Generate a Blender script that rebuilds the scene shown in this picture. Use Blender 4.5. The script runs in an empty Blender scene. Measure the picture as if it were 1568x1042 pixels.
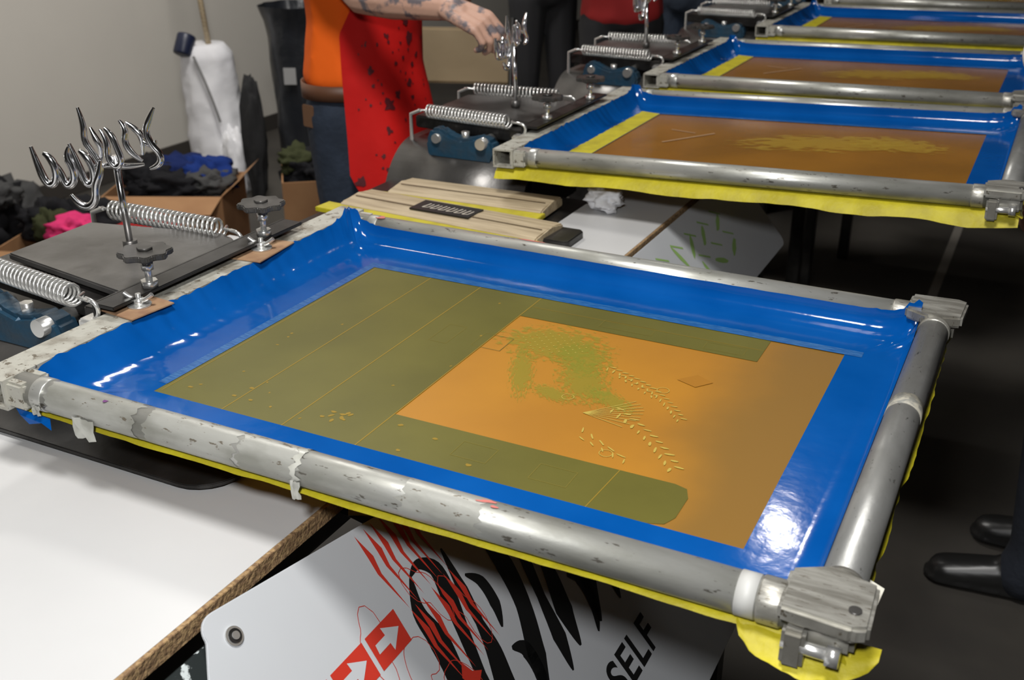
import bpy, bmesh, math, random
from mathutils import Vector, Matrix, noise
random.seed(7)
R=math.radians
scn=bpy.context.scene
try:
    scn.view_settings.view_transform='Standard'
    scn.view_settings.look='None'
except Exception: pass

# ------------------------------------------------------------ materials
MATS={}
def mat(name,col,rough=.5,metal=0.0,col2=None,scale=20,lo=.4,hi=.6,bump=0.0,bscale=None,coat=0.0,detail=6,spec=.5,stretch=None,rough2=None,grad=None,specks=None):
    if name in MATS: return MATS[name]
    m=bpy.data.materials.new(name);m.use_nodes=True
    nt=m.node_tree;n=nt.nodes;b=n['Principled BSDF']
    b.inputs['Base Color'].default_value=(*col,1)
    b.inputs['Roughness'].default_value=rough
    b.inputs['Metallic'].default_value=metal
    b.inputs['Specular IOR Level'].default_value=spec
    b.inputs['Coat Weight'].default_value=coat
    b.inputs['Coat Roughness'].default_value=.08
    if col2 or bump or rough2 is not None:
        tc=n.new('ShaderNodeTexCoord');mp=n.new('ShaderNodeMapping')
        if stretch: mp.inputs['Scale'].default_value=stretch
        nt.links.new(tc.outputs['Object'],mp.inputs['Vector'])
        no=n.new('ShaderNodeTexNoise');no.inputs['Scale'].default_value=scale;no.inputs['Detail'].default_value=detail
        nt.links.new(mp.outputs[0],no.inputs['Vector'])
        mr=n.new('ShaderNodeMapRange');mr.inputs[1].default_value=lo;mr.inputs[2].default_value=hi
        nt.links.new(no.outputs['Fac'],mr.inputs[0])
        if col2:
            mx=n.new('ShaderNodeMix');mx.data_type='RGBA'
            mx.inputs[6].default_value=(*col,1);mx.inputs[7].default_value=(*col2,1)
            nt.links.new(mr.outputs[0],mx.inputs[0]);out=mx.outputs[2]
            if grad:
                # painted-in shade: bright mesh glow browns off along local X
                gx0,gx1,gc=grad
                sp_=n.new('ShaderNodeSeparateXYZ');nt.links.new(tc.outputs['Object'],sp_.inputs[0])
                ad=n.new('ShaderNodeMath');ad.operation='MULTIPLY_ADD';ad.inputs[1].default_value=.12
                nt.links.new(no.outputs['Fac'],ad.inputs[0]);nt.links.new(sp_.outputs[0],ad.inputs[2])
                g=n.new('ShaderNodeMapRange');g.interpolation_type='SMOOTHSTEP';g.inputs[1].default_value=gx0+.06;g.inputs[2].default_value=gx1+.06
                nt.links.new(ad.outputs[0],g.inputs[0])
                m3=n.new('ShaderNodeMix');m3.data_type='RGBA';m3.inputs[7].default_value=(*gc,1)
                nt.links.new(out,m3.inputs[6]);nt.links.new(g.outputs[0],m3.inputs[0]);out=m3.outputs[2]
            if specks:
                sc_,th_,scol=specks
                n4=n.new('ShaderNodeTexNoise');n4.inputs['Scale'].default_value=sc_;n4.inputs['Detail'].default_value=3;n4.inputs['Roughness'].default_value=.7
                nt.links.new(mp.outputs[0],n4.inputs['Vector'])
                g=n.new('ShaderNodeMapRange');g.inputs[1].default_value=th_;g.inputs[2].default_value=th_+.04
                nt.links.new(n4.outputs['Fac'],g.inputs[0])
                m3=n.new('ShaderNodeMix');m3.data_type='RGBA';m3.inputs[7].default_value=(*scol,1)
                nt.links.new(out,m3.inputs[6]);nt.links.new(g.outputs[0],m3.inputs[0]);out=m3.outputs[2]
            nt.links.new(out,b.inputs['Base Color'])
        if rough2 is not None:
            m2=n.new('ShaderNodeMapRange');m2.inputs[3].default_value=rough;m2.inputs[4].default_value=rough2
            nt.links.new(mr.outputs[0],m2.inputs[0]);nt.links.new(m2.outputs[0],b.inputs['Roughness'])
        if bump:
            n2=n.new('ShaderNodeTexNoise');n2.inputs['Scale'].default_value=bscale or scale;n2.inputs['Detail'].default_value=4
            nt.links.new(mp.outputs[0],n2.inputs['Vector'])
            bp=n.new('ShaderNodeBump');bp.inputs['Strength'].default_value=bump;bp.inputs['Distance'].default_value=.01
            nt.links.new(n2.outputs['Fac'],bp.inputs['Height']);nt.links.new(bp.outputs[0],b.inputs['Normal'])
    MATS[name]=m
    return m
def softmat(name,col,amax,nscale,thr,warp=.5):
    """thin residue film whose cover fades out toward its rim (object space +-1)"""
    if name in MATS: return MATS[name]
    m=bpy.data.materials.new(name);m.use_nodes=True;nt=m.node_tree;n=nt.nodes;b=n['Principled BSDF']
    b.inputs['Base Color'].default_value=(*col,1);b.inputs['Roughness'].default_value=.5;b.inputs['Specular IOR Level'].default_value=.2
    tc=n.new('ShaderNodeTexCoord');ln=n.new('ShaderNodeVectorMath');ln.operation='LENGTH'
    nt.links.new(tc.outputs['Object'],ln.inputs[0])
    no=n.new('ShaderNodeTexNoise');no.inputs['Scale'].default_value=nscale;no.inputs['Detail'].default_value=5;no.inputs['Roughness'].default_value=.65
    nt.links.new(tc.outputs['Object'],no.inputs['Vector'])
    ma=n.new('ShaderNodeMath');ma.operation='MULTIPLY_ADD';ma.inputs[1].default_value=-warp
    nt.links.new(ln.outputs['Value'],ma.inputs[0]);nt.links.new(no.outputs['Fac'],ma.inputs[2])
    g=n.new('ShaderNodeMapRange');g.inputs[1].default_value=thr;g.inputs[2].default_value=thr+.10;g.inputs[4].default_value=amax
    nt.links.new(ma.outputs[0],g.inputs[0]);nt.links.new(g.outputs[0],b.inputs['Alpha'])
    MATS[name]=m;return m
alu=mat('scuffed_aluminium',(.48,.48,.45),.32,.6,(.27,.27,.24),26,.42,.64,.04,110,rough2=.56,stretch=(.3,1,1),specks=(150,.63,(.14,.13,.11)))
alu2=mat('dull_aluminium',(.29,.29,.28),.36,.6,(.20,.20,.19),30,.4,.62,.04,90,rough2=.52,stretch=(1,.4,1),specks=(140,.65,(.12,.12,.11)))
caps=mat('cast_aluminium',(.42,.41,.37),.40,.6,(.24,.23,.20),16,.4,.6,.12,40,stretch=(1,7,1),specks=(70,.62,(.14,.12,.09)))
railp=mat('residue_coated_rail',(.41,.40,.35),.5,.15,(.23,.21,.17),28,.46,.64,.14,60,specks=(90,.60,(.13,.11,.08)))
blue=mat('blue_vinyl_tape',(.001,.062,.265),.10,0,(.003,.078,.31),9,.35,.7,.035,26,spec=.28)
blue2=mat('blue_vinyl_tape_scuffed',(.03,.13,.32),.25,0,(.002,.07,.26),70,.38,.6,.05,60,stretch=(1,8,1))
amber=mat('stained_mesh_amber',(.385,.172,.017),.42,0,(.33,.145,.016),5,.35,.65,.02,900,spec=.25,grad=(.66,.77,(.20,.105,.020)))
olive=mat('emulsion_olive',(.115,.103,.018),.42,0,(.094,.085,.015),7,.35,.65,.02,900,spec=.25)
oliveline=mat('emulsion_pale_line',(.24,.155,.018),.5,spec=.2)
olivefaint=mat('emulsion_faint_mark',(.15,.122,.022),.5,spec=.2)
stain2=mat('ghost_image_pale',(.40,.30,.06),.5,spec=.2)
brownmesh=mat('stained_mesh_brown',(.28,.125,.018),.22,0,(.21,.095,.016),4,.35,.65,.02,900,spec=.35)
yel=mat('yellow_mesh_fabric',(.50,.43,.012),.6,0,(.38,.32,.01),25,.4,.65,.15,120)
black=mat('black_painted_steel',(.022,.021,.02),.35,.4,(.05,.047,.045),15,.45,.7,.05,50)
steel=mat('dark_steel',(.15,.145,.14),.36,.7,(.08,.076,.072),10,.4,.65,.05,50)
knobm=mat('black_knob',(.045,.043,.040),.35,.4,(.09,.085,.08),30,.45,.7)
chrome=mat('chrome',(.85,.85,.86),.16,1.0)
zinc=mat('zinc_spring_wire',(.74,.74,.72),.25,.8)
bluem=mat('blue_cast_iron',(.012,.055,.10),.5,.2,(.03,.05,.07),30,.4,.7,.2,60)
white=mat('white_laminate',(.55,.55,.55),.35,0,(.51,.51,.51),4,.3,.7)
whitep=mat('white_panel',(.50,.52,.54),.3,0,(.46,.47,.49),3,.3,.7)
chip=mat('chipboard_edge',(.38,.25,.12),.8,0,(.20,.12,.06),180,.4,.6,.4,200)
ink=mat('black_ink',(.008,.008,.008),.4)
redink=mat('red_ink',(.50,.035,.02),.45)
greenink=mat('green_ink',(.25,.40,.12),.5)
wood=mat('pale_wood',(.46,.37,.24),.5,0,(.30,.23,.14),10,.4,.7,.08,40,stretch=(1,12,12))
card=mat('cardboard',(.34,.18,.08),.8,0,(.28,.14,.06),8,.4,.7)
card2=mat('brown_card_shim',(.36,.22,.12),.8,0,(.26,.14,.08),40,.4,.7)
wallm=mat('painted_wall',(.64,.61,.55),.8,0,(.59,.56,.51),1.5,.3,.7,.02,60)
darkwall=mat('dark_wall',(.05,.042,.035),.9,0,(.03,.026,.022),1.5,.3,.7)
floorm=mat('concrete_floor',(.065,.059,.050),.55,0,(.043,.039,.035),3,.35,.7,.05,40)
ceilm=mat('ceiling_paint',(.08,.08,.08),.9)
linem=mat('floor_line_paint',(.26,.24,.21),.6)
whitecloth=mat('white_cloth',(.78,.78,.80),.9,0,(.68,.68,.71),5,.3,.7,.3,14)
binm=mat('black_bag_plastic',(.016,.018,.022),.3,0,None,10,bump=.5,bscale=16)
skin=mat('skin',(.58,.33,.24),.5,0,(.50,.27,.19),20,.35,.7,.05,120)
skintat=mat('tattooed_skin',(.52,.31,.23),.5,0,(.15,.13,.14),24,.52,.60,.04,120)
denim=mat('blue_denim',(.024,.036,.06),.85,0,(.014,.022,.038),18,.35,.7,.3,60)
denim2=mat('dark_denim',(.012,.016,.026),.85,0,(.008,.011,.018),18,.35,.7,.3,60)
redapron=mat('red_apron_cloth',(.66,.010,.008),.75,0,(.52,.007,.006),5,.35,.7,.35,9,spec=.25)
orange=mat('orange_shirt',(.90,.14,.01),.8,0,None,5,bump=.3,bscale=12,spec=.2)
hair=mat('dark_hair',(.03,.02,.015),.6,bump=.5,bscale=120)

# ------------------------------------------------------------ mesh helpers
def link(o,parent=None):
    scn.collection.objects.link(o)
    if parent is not None: o.parent=parent
    return o
def group(name,loc=(0,0,0),rot=(0,0,0)):
    e=bpy.data.objects.new(name,None);e.empty_display_size=.05
    e.location=loc;e.rotation_euler=rot
    return link(e)
def mk(name,verts,faces,m,parent=None,smooth=False):
    me=bpy.data.meshes.new(name);me.from_pydata([tuple(v) for v in verts],[],faces);me.update()
    if smooth:
        for p in me.polygons: p.use_smooth=True
    if m: me.materials.append(m)
    return link(bpy.data.objects.new(name,me),parent)
def frombm(name,bm,m,parent=None,smooth=False):
    bmesh.ops.recalc_face_normals(bm,faces=bm.faces)
    me=bpy.data.meshes.new(name);bm.to_mesh(me);bm.free()
    if smooth:
        for p in me.polygons: p.use_smooth=True
    if m: me.materials.append(m)
    return link(bpy.data.objects.new(name,me),parent)
def box(name,lo,hi,m,parent=None,bev=.002,rotz=0,mt=None):
    bm=bmesh.new();bmesh.ops.create_cube(bm,size=1)
    c=[(lo[i]+hi[i])/2 for i in range(3)];s=[abs(hi[i]-lo[i]) for i in range(3)]
    bmesh.ops.scale(bm,vec=s,verts=bm.verts)
    if bev: bmesh.ops.bevel(bm,geom=bm.edges[:],offset=min(bev,min(s)*.4),segments=2,affect='EDGES')
    if rotz: bmesh.ops.rotate(bm,cent=(0,0,0),matrix=Matrix.Rotation(rotz,3,'Z'),verts=bm.verts)
    bmesh.ops.translate(bm,vec=c,verts=bm.verts)
    if mt: bmesh.ops.transform(bm,matrix=mt,verts=bm.verts)
    return frombm(name,bm,m,parent)
def prism(name,pts,z0,z1,m,parent=None,bev=0,mt=None):
    bm=bmesh.new();vs=[bm.verts.new((x,y,z0)) for x,y in pts];f=bm.faces.new(vs)
    r=bmesh.ops.extrude_face_region(bm,geom=[f]);ev=[g for g in r['geom'] if isinstance(g,bmesh.types.BMVert)]
    bmesh.ops.translate(bm,vec=(0,0,z1-z0),verts=ev)
    if bev: bmesh.ops.bevel(bm,geom=bm.edges[:],offset=bev,segments=2,affect='EDGES')
    if mt: bmesh.ops.transform(bm,matrix=mt,verts=bm.verts)
    return frombm(name,bm,m,parent)
def rrect(x0,y0,x1,y1,r,n=6):
    P=[]
    for cx,cy,a in ((x1-r,y1-r,0),(x0+r,y1-r,90),(x0+r,y0+r,180),(x1-r,y0+r,270)):
        for i in range(n+1):
            t=R(a+90*i/n);P.append((cx+r*math.cos(t),cy+r*math.sin(t)))
    return P
def orient(d):
    return Vector(d).normalized().to_track_quat('Z','Y').to_matrix().to_4x4()
def cyl(name,p0,p1,r0,m,parent=None,r1=None,seg=24,bev=0):
    p0=Vector(p0);p1=Vector(p1);r1=r0 if r1 is None else r1
    bm=bmesh.new();bmesh.ops.create_cone(bm,cap_ends=True,segments=seg,radius1=r0,radius2=r1,depth=(p1-p0).length)
    bmesh.ops.transform(bm,matrix=Matrix.Translation((p0+p1)/2)@orient(p1-p0),verts=bm.verts)
    o=frombm(name,bm,m,parent)
    for p in o.data.polygons: p.use_smooth=len(p.vertices)==4
    if bev:
        b=o.modifiers.new('b','BEVEL');b.width=bev;b.segments=2;b.limit_method='ANGLE'
    return o
def tube(name,pts,r,m,parent=None,closed=False,res=4,radii=None,bez=False):
    c=bpy.data.curves.new(name,'CURVE');c.dimensions='3D';c.bevel_depth=r;c.bevel_resolution=res;c.use_fill_caps=True
    s=c.splines.new('NURBS' if bez else 'POLY');s.points.add(len(pts)-1)
    for i,p in enumerate(pts):
        s.points[i].co=(*p,1)
        if radii: s.points[i].radius=radii[i]
    if bez: s.order_u=3;s.use_endpoint_u=True;s.resolution_u=6
    s.use_cyclic_u=closed
    c.materials.append(m)
    o=bpy.data.objects.new(name,c);link(o,parent);return o
def coil(name,p0,p1,r,wire,turns,m,parent):
    p0=Vector(p0);p1=Vector(p1);M=orient(p1-p0);L=(p1-p0).length;pts=[]
    pts.append(M@Vector((0,0,-.03))+p0);pts.append(M@Vector((0,0,-.008))+p0)
    n=turns*12
    for i in range(n+1):
        a=2*math.pi*i/12
        pts.append(M@Vector((r*math.cos(a),r*math.sin(a),L*i/n))+p0)
    pts.append(M@Vector((0,0,L+.008))+p0);pts.append(M@Vector((0,0,L+.03))+p0)
    return tube(name,pts,wire,m,parent,res=2)
def flat(name,pts,z,m,parent=None):
    return mk(name,[(x,y,z) for x,y in pts],[list(range(len(pts)))],m,parent)
def patch(name,cx,cy,z,sx,sy,rot,m,parent):
    P=[(math.cos(2*math.pi*i/32),math.sin(2*math.pi*i/32),0) for i in range(32)]
    o=mk(name,P,[list(range(32))],m,parent);o.location=(cx,cy,z);o.scale=(sx,sy,1);o.rotation_euler=(0,0,rot);return o
def multi(name,polys,z,m,parent=None,mt=None,dz=3e-6):
    V=[];F=[]
    for k,P in enumerate(polys):
        P=list(P)
        ar=sum(P[i][0]*P[(i+1)%len(P)][1]-P[(i+1)%len(P)][0]*P[i][1] for i in range(len(P)))
        if ar<0: P=P[::-1]
        b=len(V);V+= [Vector((x,y,z+dz*k)) for x,y in P];F.append(list(range(b,b+len(P))))
    if mt: V=[mt@v for v in V]
    return mk(name,V,F,m,parent)
def seg2(p,q,w):
    d=Vector((q[0]-p[0],q[1]-p[1]));d.normalize();n=Vector((-d.y,d.x))*w/2
    return [(p[0]+n.x,p[1]+n.y),(p[0]-n.x,p[1]-n.y),(q[0]-n.x,q[1]-n.y),(q[0]+n.x,q[1]+n.y)]
def ell(cx,cy,a,b,rot=0,n=10,jit=0):
    P=[]
    for i in range(n):
        t=2*math.pi*i/n;k=1+random.uniform(-jit,jit)
        x=a*k*math.cos(t);y=b*k*math.sin(t)
        P.append((cx+x*math.cos(rot)-y*math.sin(rot),cy+x*math.sin(rot)+y*math.cos(rot)))
    return P
def outline(x0,y0,x1,y1,w):
    c=[(x0,y0),(x1,y0),(x1,y1),(x0,y1)]
    return [seg2(c[i],c[(i+1)%4],w) for i in range(4)]

# ------------------------------------------------------------ room
mk('floor',[(-3.75,-4,0),(5,-4,0),(5,9,0),(-3.75,9,0)],[[0,1,2,3]],floorm)
mk('ceiling',[(-3.75,-4,3.9),(-3.75,9,3.9),(5,9,3.9),(5,-4,3.9)],[[0,1,2,3]],ceilm)
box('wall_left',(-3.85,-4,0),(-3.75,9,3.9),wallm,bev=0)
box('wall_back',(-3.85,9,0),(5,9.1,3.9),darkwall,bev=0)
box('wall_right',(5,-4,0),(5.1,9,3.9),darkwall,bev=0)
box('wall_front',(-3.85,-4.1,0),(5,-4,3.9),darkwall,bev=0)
box('baseboard_left',(-3.75,-4,0),(-3.735,9,.09),darkwall,bev=.003)
box('floor_line',(.235,1.6,0.0),(.27,7,.002),linem,bev=0)

# ------------------------------------------------------------ screens
def skirt(parent,W,hx,edges):
    hy=.325;r=.018;V=[];F=[]
    for side,(base,amp,drop) in edges.items():
        N=90;b0=len(V)
        for i in range(N+1):
            t=i/N
            if side in('f','b'):
                x=-.02+t*(W+.04);s=-1 if side=='f' else 1
                p=Vector((x,s*(hy-.002),-r-.0012));o=Vector((0,s,0))
            else:
                y=-hy-.02+t*(2*hy+.04);p=Vector((W-.002,y,-r-.0012));o=Vector((1,0,0))
            nn=noise.noise(Vector((t*9+hx,base*50,side=='f')))+.5*noise.noise(Vector((t*31,hx,3)))
            e=max(-.008,base+amp*nn);d=drop*max(.2,1+.8*noise.noise(Vector((t*6,hx,9))))
            V+=[p,p+o*(.008),p+o*(.013+e*.6)+Vector((0,0,-d*.4)),p+o*(.017+e)+Vector((0,0,-d-.001))]
        for i in range(N):
            for j in range(3):
                a=b0+i*4+j;F.append([a,a+4,a+5,a+1])
    return mk('excess_yellow_mesh',V,F,yel,parent,True)
def tape(parent,W,inn):
    x0,x1,y0,y1=inn;ox0,ox1,oy0,oy1=.0225,W-.0185,-.3065,.3065
    I=[(x0,y0),(x1,y0),(x1,y1),(x0,y1)];Oo=[(ox0,oy0),(ox1,oy0),(ox1,oy1),(ox0,oy1)]
    prof={0:[(0,-.0172),(.3,-.0172),(.6,-.0172),(.85,-.017),(.95,-.013),(1.0,-.004),(1.0,.002)],
          1:[(0,-.0172),(.3,-.0172),(.6,-.0172),(.85,-.017),(.95,-.014),(1.0,-.004),(1.0,.002)],
          2:[(0,-.0172),(.25,-.0172),(.5,-.0172),(.82,-.0172),(.95,-.013),(.99,-.002),(1.0,.009)],
          3:[(0,-.0172),(.2,-.0172),(.45,-.0172),(.70,-.015),(.84,-.004),(.97,.012),(1.0,.0165)]}
    V=[];F=[];N=160
    for s in range(4):
        b0=len(V);P=prof[s]
        for i in range(N+1):
            t=i/N
            a=Vector(I[s]).lerp(Vector(I[(s+1)%4]),t);b=Vector(Oo[s]).lerp(Vector(Oo[(s+1)%4]),t)
            for j,(f,z) in enumerate(P):
                tt=min(t,1-t)*2;nb=(s+1)%4 if t>.5 else (s-1)%4
                z2=prof[nb][j][1];k=max(0,1-tt/.06)*.5;zz=z*(1-k)+z2*k
                f2=prof[nb][j][0];ff=f*(1-k)+f2*k
                p=a.lerp(b,ff);w=(j/6)**2
                q=noise.noise(Vector((p.x*30,p.y*30,s)))*.0006*w*(1 if s in(2,3) else .2)
                if s==3: q+=noise.noise(Vector((p.y*60,p.x*9,5)))*.0030*w+abs(noise.noise(Vector((p.y*45,p.x*25,2))))*.005*w
                dc=min((Vector((ox0,oy1))-p).length,(Vector((ox1,oy1))-p).length)
                pk=.017*math.exp(-(dc/.022)**2)+.022*math.exp(-(dc/.04)**2)*abs(noise.noise(Vector((p.x*90,p.y*90,1))))
                zt=zz+q+max(0,pk)*min(1,w*1.8)
                V.append(Vector((p.x,p.y,max(zt,-.0172))))
        n=len(P)
        for i in range(N):
            for j in range(n-1):
                A=b0+i*n+j;F.append([A,A+n,A+n+1,A+1])
    mk('blue_tape_border',V,F,blue,parent,True)
    strips=[[(x0-.012,y1-.002),(x1+.02,y1-.002),(x1+.02,y1+.014),(x0-.012,y1+.014)],
            [(x0-.012,y0+.02),(x0+.001,y0+.02),(x0+.001,y1+.01),(x0-.012,y1+.01)]]
    multi('scuffed_tape_strip',strips,-.0168,blue2,parent)
def corner_block(parent,x,y,sx,sy,bolt=True):
    M=Matrix.Translation((x,y,0))
    a=.040;P=[(-a*sx*.95,-.024*sy),(-.010*sx,-a*sy*1.0),(.030*sx,-.030*sy),(.032*sx,.028*sy),(.02*sx,.034*sy),(-.036*sx,.03*sy)]
    if sx*sy<0: P=P[::-1]
    prism('corner_cap',P,.006,.021,caps,parent,.003,M)
    box('corner_body',(x-.022,y-.022,-.016),(x+.022,y+.022,.008),caps,parent,.004)
    if bolt:
        cyl('cap_screw',(x+.018*sx,y+.012*sy,.02),(x+.018*sx,y+.012*sy,.0225),.005,steel,parent)
        box('clamp_lug',(x-.030*sx,y+.022*sy,-.030),(x-.012*sx,y+.036*sy,.004),caps,parent,.003)
        cyl('clamp_bolt',(x-.03*sx,y+.029*sy,-.012),(x+.014*sx,y+.029*sy,-.012),.0055,zinc,parent,seg=12)
        cyl('bolt_head',(x+.004*sx,y+.029*sy,-.012),(x+.014*sx,y+.029*sy,-.012),.009,zinc,parent,seg=6)
def screen(cy,tilt,W,main=False,seed=0,dx=0,rotz=0):
    e=group('screen_printing_frame',(-.45+dx,cy,1.0),(0,-R(tilt),R(rotz)))
    hy=.325
    cyl('rail_front',(.015,-hy,0),(W-.01,-hy,0),.018,alu,e,seg=40)
    cyl('rail_back',(.015,hy,0),(W-.01,hy,0),.018,alu,e,seg=40)
    cyl('rail_free_end',(W,-hy,0),(W,hy,0),.018,alu2,e,seg=40)
    for sy in(-1,1):
        cyl('rail_end_collar',(W-.055,sy*hy,0),(W-.035,sy*hy,0),.0195,caps,e,seg=32,bev=.002)
        cyl('rail_end_collar',(.05,sy*hy,0),(.068,sy*hy,0),.0190,alu,e,seg=32,bev=.002)
        cyl('roller_end_collar',(W,sy*(hy-.045),0),(W,sy*(hy-.03),0),.0195,caps,e,seg=32,bev=.002)
    hw=.0215;hh=.018;y0=-hy-.024;y1=hy+.022
    V=[];F=[]
    for y in (y0,y1):
        for w,h in((hw,hh),(hw-.0035,hh-.0035)):
            V+=[(-w,y,-h),(w,y,-h),(w,y,h),(-w,y,h)]
    def q(a,b,c,d):F.append([a,b,c,d])
    for k in range(4):
        n=(k+1)%4
        q(k,n,8+n,8+k);q(4+k,12+k,12+n,4+n);q(k,4+k,4+n,n);q(8+k,8+n,12+n,12+k)
    mk('rail_hinge_side',V,F,railp,e)
    corner_block(e,W,-hy,1,-1,True)
    corner_block(e,W,hy,1,1,False)
    box('corner_joint',(.012,-hy-.02,-.016),(.045,-hy+.02,.0155),railp,e,.003)
    box('corner_joint',(.012,hy-.02,-.016),(.045,hy+.02,.0155),railp,e,.003)
    inn=(.13,.81,-.242,.21) if main else (.12,.825,-.20,.22)
    x0,x1,y0,y1=inn
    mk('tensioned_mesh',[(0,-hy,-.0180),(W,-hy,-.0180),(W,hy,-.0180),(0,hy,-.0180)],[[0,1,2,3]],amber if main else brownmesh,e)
    tape(e,W,inn)
    if main:
        skirt(e,W,1,{'f':(-.004,.003,.002),'r':(.004,.005,.004),'b':(-.004,.001,.002)})
        V=[];F=[];n=20
        for i in range(n+1):
            for j in range(8):
                t=i/n;s=j/7
                x=W-.070+t*.110;w=.016+.025*math.sin(math.pi*min(1,max(0,t)))**.6+.006*noise.noise(Vector((t*9,2,2)))
                V.append((x,-hy+.005-s*w,-.0195-.016*s*s*(max(0,math.sin(math.pi*t))**.5)+.005*noise.noise(Vector((t*8,s*3,1)))*s))
        for i in range(n):
            for j in range(7):
                a=i*8+j;F.append([a,a+8,a+9,a+1])
        mk('loose_mesh_flap',V,F,yel,e,True)
        mk('fabric_tag',[(W+.010,-.275,-.012),(W+.028,-.272,-.016),(W+.030,-.252,-.012),(W+.012,-.250,-.006)],[[0,1,2,3]],mat('white_tag',(.6,.58,.5),.7),e)
        mk('blue_tape_tail',[(.02,-.338,-.019),(.075,-.340,-.019),(.080,-.345,-.030),(.065,-.344,-.025),(.045,-.344,-.031),(.03,-.342,-.024)],[[0,1,2,3,4,5]],blue,e)
        Z=-.0172
        X=lambda v:v+.45
        P=[(X(-.32),-.242),(X(.270),-.242),(X(.285),-.236),(X(.291),-.222),(X(.291),-.185),(X(.285),-.170),(X(.272),-.166),(X(-.048),-.166),(X(-.048),.141),(X(.27),.141),(X(.27),.21),(X(-.32),.21)]
        flat('olive_emulsion',P,Z-.0002,olive,e)
        L=[]
        for xx in(-.222,-.141,-.047): L.append(seg2((X(xx),-.242),(X(xx),.21),.0014))
        L.append(seg2((X(-.314),-.236),(X(-.314),.205),.0012))
        L+= [seg2((X(.21),-.242),(X(.215),-.166),.001),seg2((X(-.045),.175),(X(.27),.175),.0007)]
        multi('registration_line',L,Z,oliveline,e)
        L=[]
        for(a,b,c,d) in((-.06,.03,-.02,.07),(-.115,.02,-.09,.075),(.05,-.215,.09,-.185),(.14,-.22,.18,-.19),(.20,.15,.25,.17),(.06,.155,.13,.178)):
            L+=outline(X(a),b,X(c),d,.0008)
        multi('faint_outline',L,Z,olivefaint,e)
        L=[]
        for k in range(14):
            xx=-.3+.25*random.random();yy=-.23+.42*random.random()
            L.append(ell(X(xx),yy,.0022,.0015,random.random()*3,8,.3))
        for k in range(8):
            L.append(ell(X(-.1+random.uniform(-.012,.012)),-.2+random.uniform(-.012,.012),.004,.002,random.random()*3,8,.3))
        for k in range(9):
            xx=random.uniform(-.3,.27);L.append(ell(X(xx),-.242+random.uniform(.01,.06),.003,.0022,0,8,.3))
        multi('pinhole_mark',L,Z,oliveline,e)
        # faint green ghost of the printed figure: soft blotchy films
        gm=softmat('ghost_image_green',(.27,.27,.030),.46,7.0,.20,.36)
        patch('ghost_crown',X(.032),.080,Z-.00012,.085,.060,0,gm,e)
        patch('ghost_crown',X(.080),.055,Z-.00010,.058,.040,-.8,gm,e)
        patch('ghost_trail',X(.030),-.010,Z-.00008,.080,.018,-1.15,gm,e)
        patch('ghost_body',X(.105),.000,Z-.00006,.070,.036,-1.0,gm,e)
        patch('ghost_body',X(.085),-.045,Z-.00004,.035,.018,-.4,gm,e)
        patch('ghost_hip',X(.150),-.030,Z-.00002,.045,.018,-.5,gm,e)
        L=[]
        for i in range(16):
            for j in range(11):
                u_=(i-7.5)/7.5;v_=(j-5)/5
                if u_*u_+v_*v_<.8 and (i+j)%2==0: L.append(ell(X(.030+.048*u_),.080+.032*v_,.0011,.0009,.3,6))
        def spray(p,q,n,l,w,bend=.0):
            for k in range(n):
                t=k/(n-1);bx=bend*math.sin(math.pi*t)
                d=Vector((q[0]-p[0],q[1]-p[1]));d.normalize();nn=Vector((-d.y,d.x))
                c=Vector(p).lerp(Vector(q),t)+nn*bx;ang=math.atan2(d.y,d.x)
                for s in(-1,1):
                    c2=c+nn*s*l*.45
                    L.append(ell(X(c2.x),c2.y,l*.5*random.uniform(.7,1.1),w*random.uniform(.7,1.2),ang+s*random.uniform(.6,.9),8,.12))
        spray((.12,.045),(.235,-.04),16,.009,.0011,.012)
        spray((.165,-.05),(.262,-.14),11,.012,.0015,.006)
        spray((.14,.03),(.19,.0),6,.007,.0010)
        for k in range(9):
            a=R(-15-18*k+60);L.append(seg2((X(.135),-.072),(X(.135+.06*math.cos(a*.55+.35)),-.072+.055*math.sin(a*.55+.75)),.0009))
        for k in range(5):
            L.append(ell(X(.150+.014*k),-.108-.008*k,.006,.0010,-1.3+.25*k,8,.2));L.append(ell(X(.156+.014*k),-.125-.006*k,.005,.0009,-.6-.2*k,8,.2))
        for c in((.105,-.045),(.195,.018),(.19,-.142)):
            for k in range(12):
                a=k*R(30);L.append(seg2((X(c[0]+.007*math.cos(a)),c[1]+.007*math.sin(a)),(X(c[0]+.007*math.cos(a+R(30))),c[1]+.007*math.sin(a+R(30))),.0008))
        multi('ghost_image_wheat',L,Z,stain2,e,dz=5e-7)
        multi('ghost_patch',[[(X(.20),.052),(X(.225),.042),(X(.24),.062),(X(.218),.074)]],Z,mat('ghost_dark',(.31,.135,.015),.45,spec=.2),e)
        for yy,w in((-.125,.035),(.115,.048)):
            box('card_shim',(-.034,yy-w,.0185),(.030,yy+w*.9,.0205),card2,e,.0005,R(6)*(1 if yy>0 else -1))
            cyl('washer',(.002,yy,.0205),(.002,yy,.0235),.015,zinc,e)
            cyl('stud',(.002,yy,.0235),(.002,yy,.037),.0035,zinc,e,seg=10)
            cyl('hex_nut',(.002,yy,.0235),(.002,yy,.030),.0075,zinc,e,seg=6)
            tube('wing_nut',[(-.016,yy-.006,.037),(-.008,yy-.002,.029),(.002,yy,.028),(.012,yy+.002,.029),(.02,yy+.006,.037)],.003,zinc,e,bez=True)
        clear=mat('clear_tape_scrap',(.44,.44,.40),.25,0,(.30,.30,.26),30,.4,.6)
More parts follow.
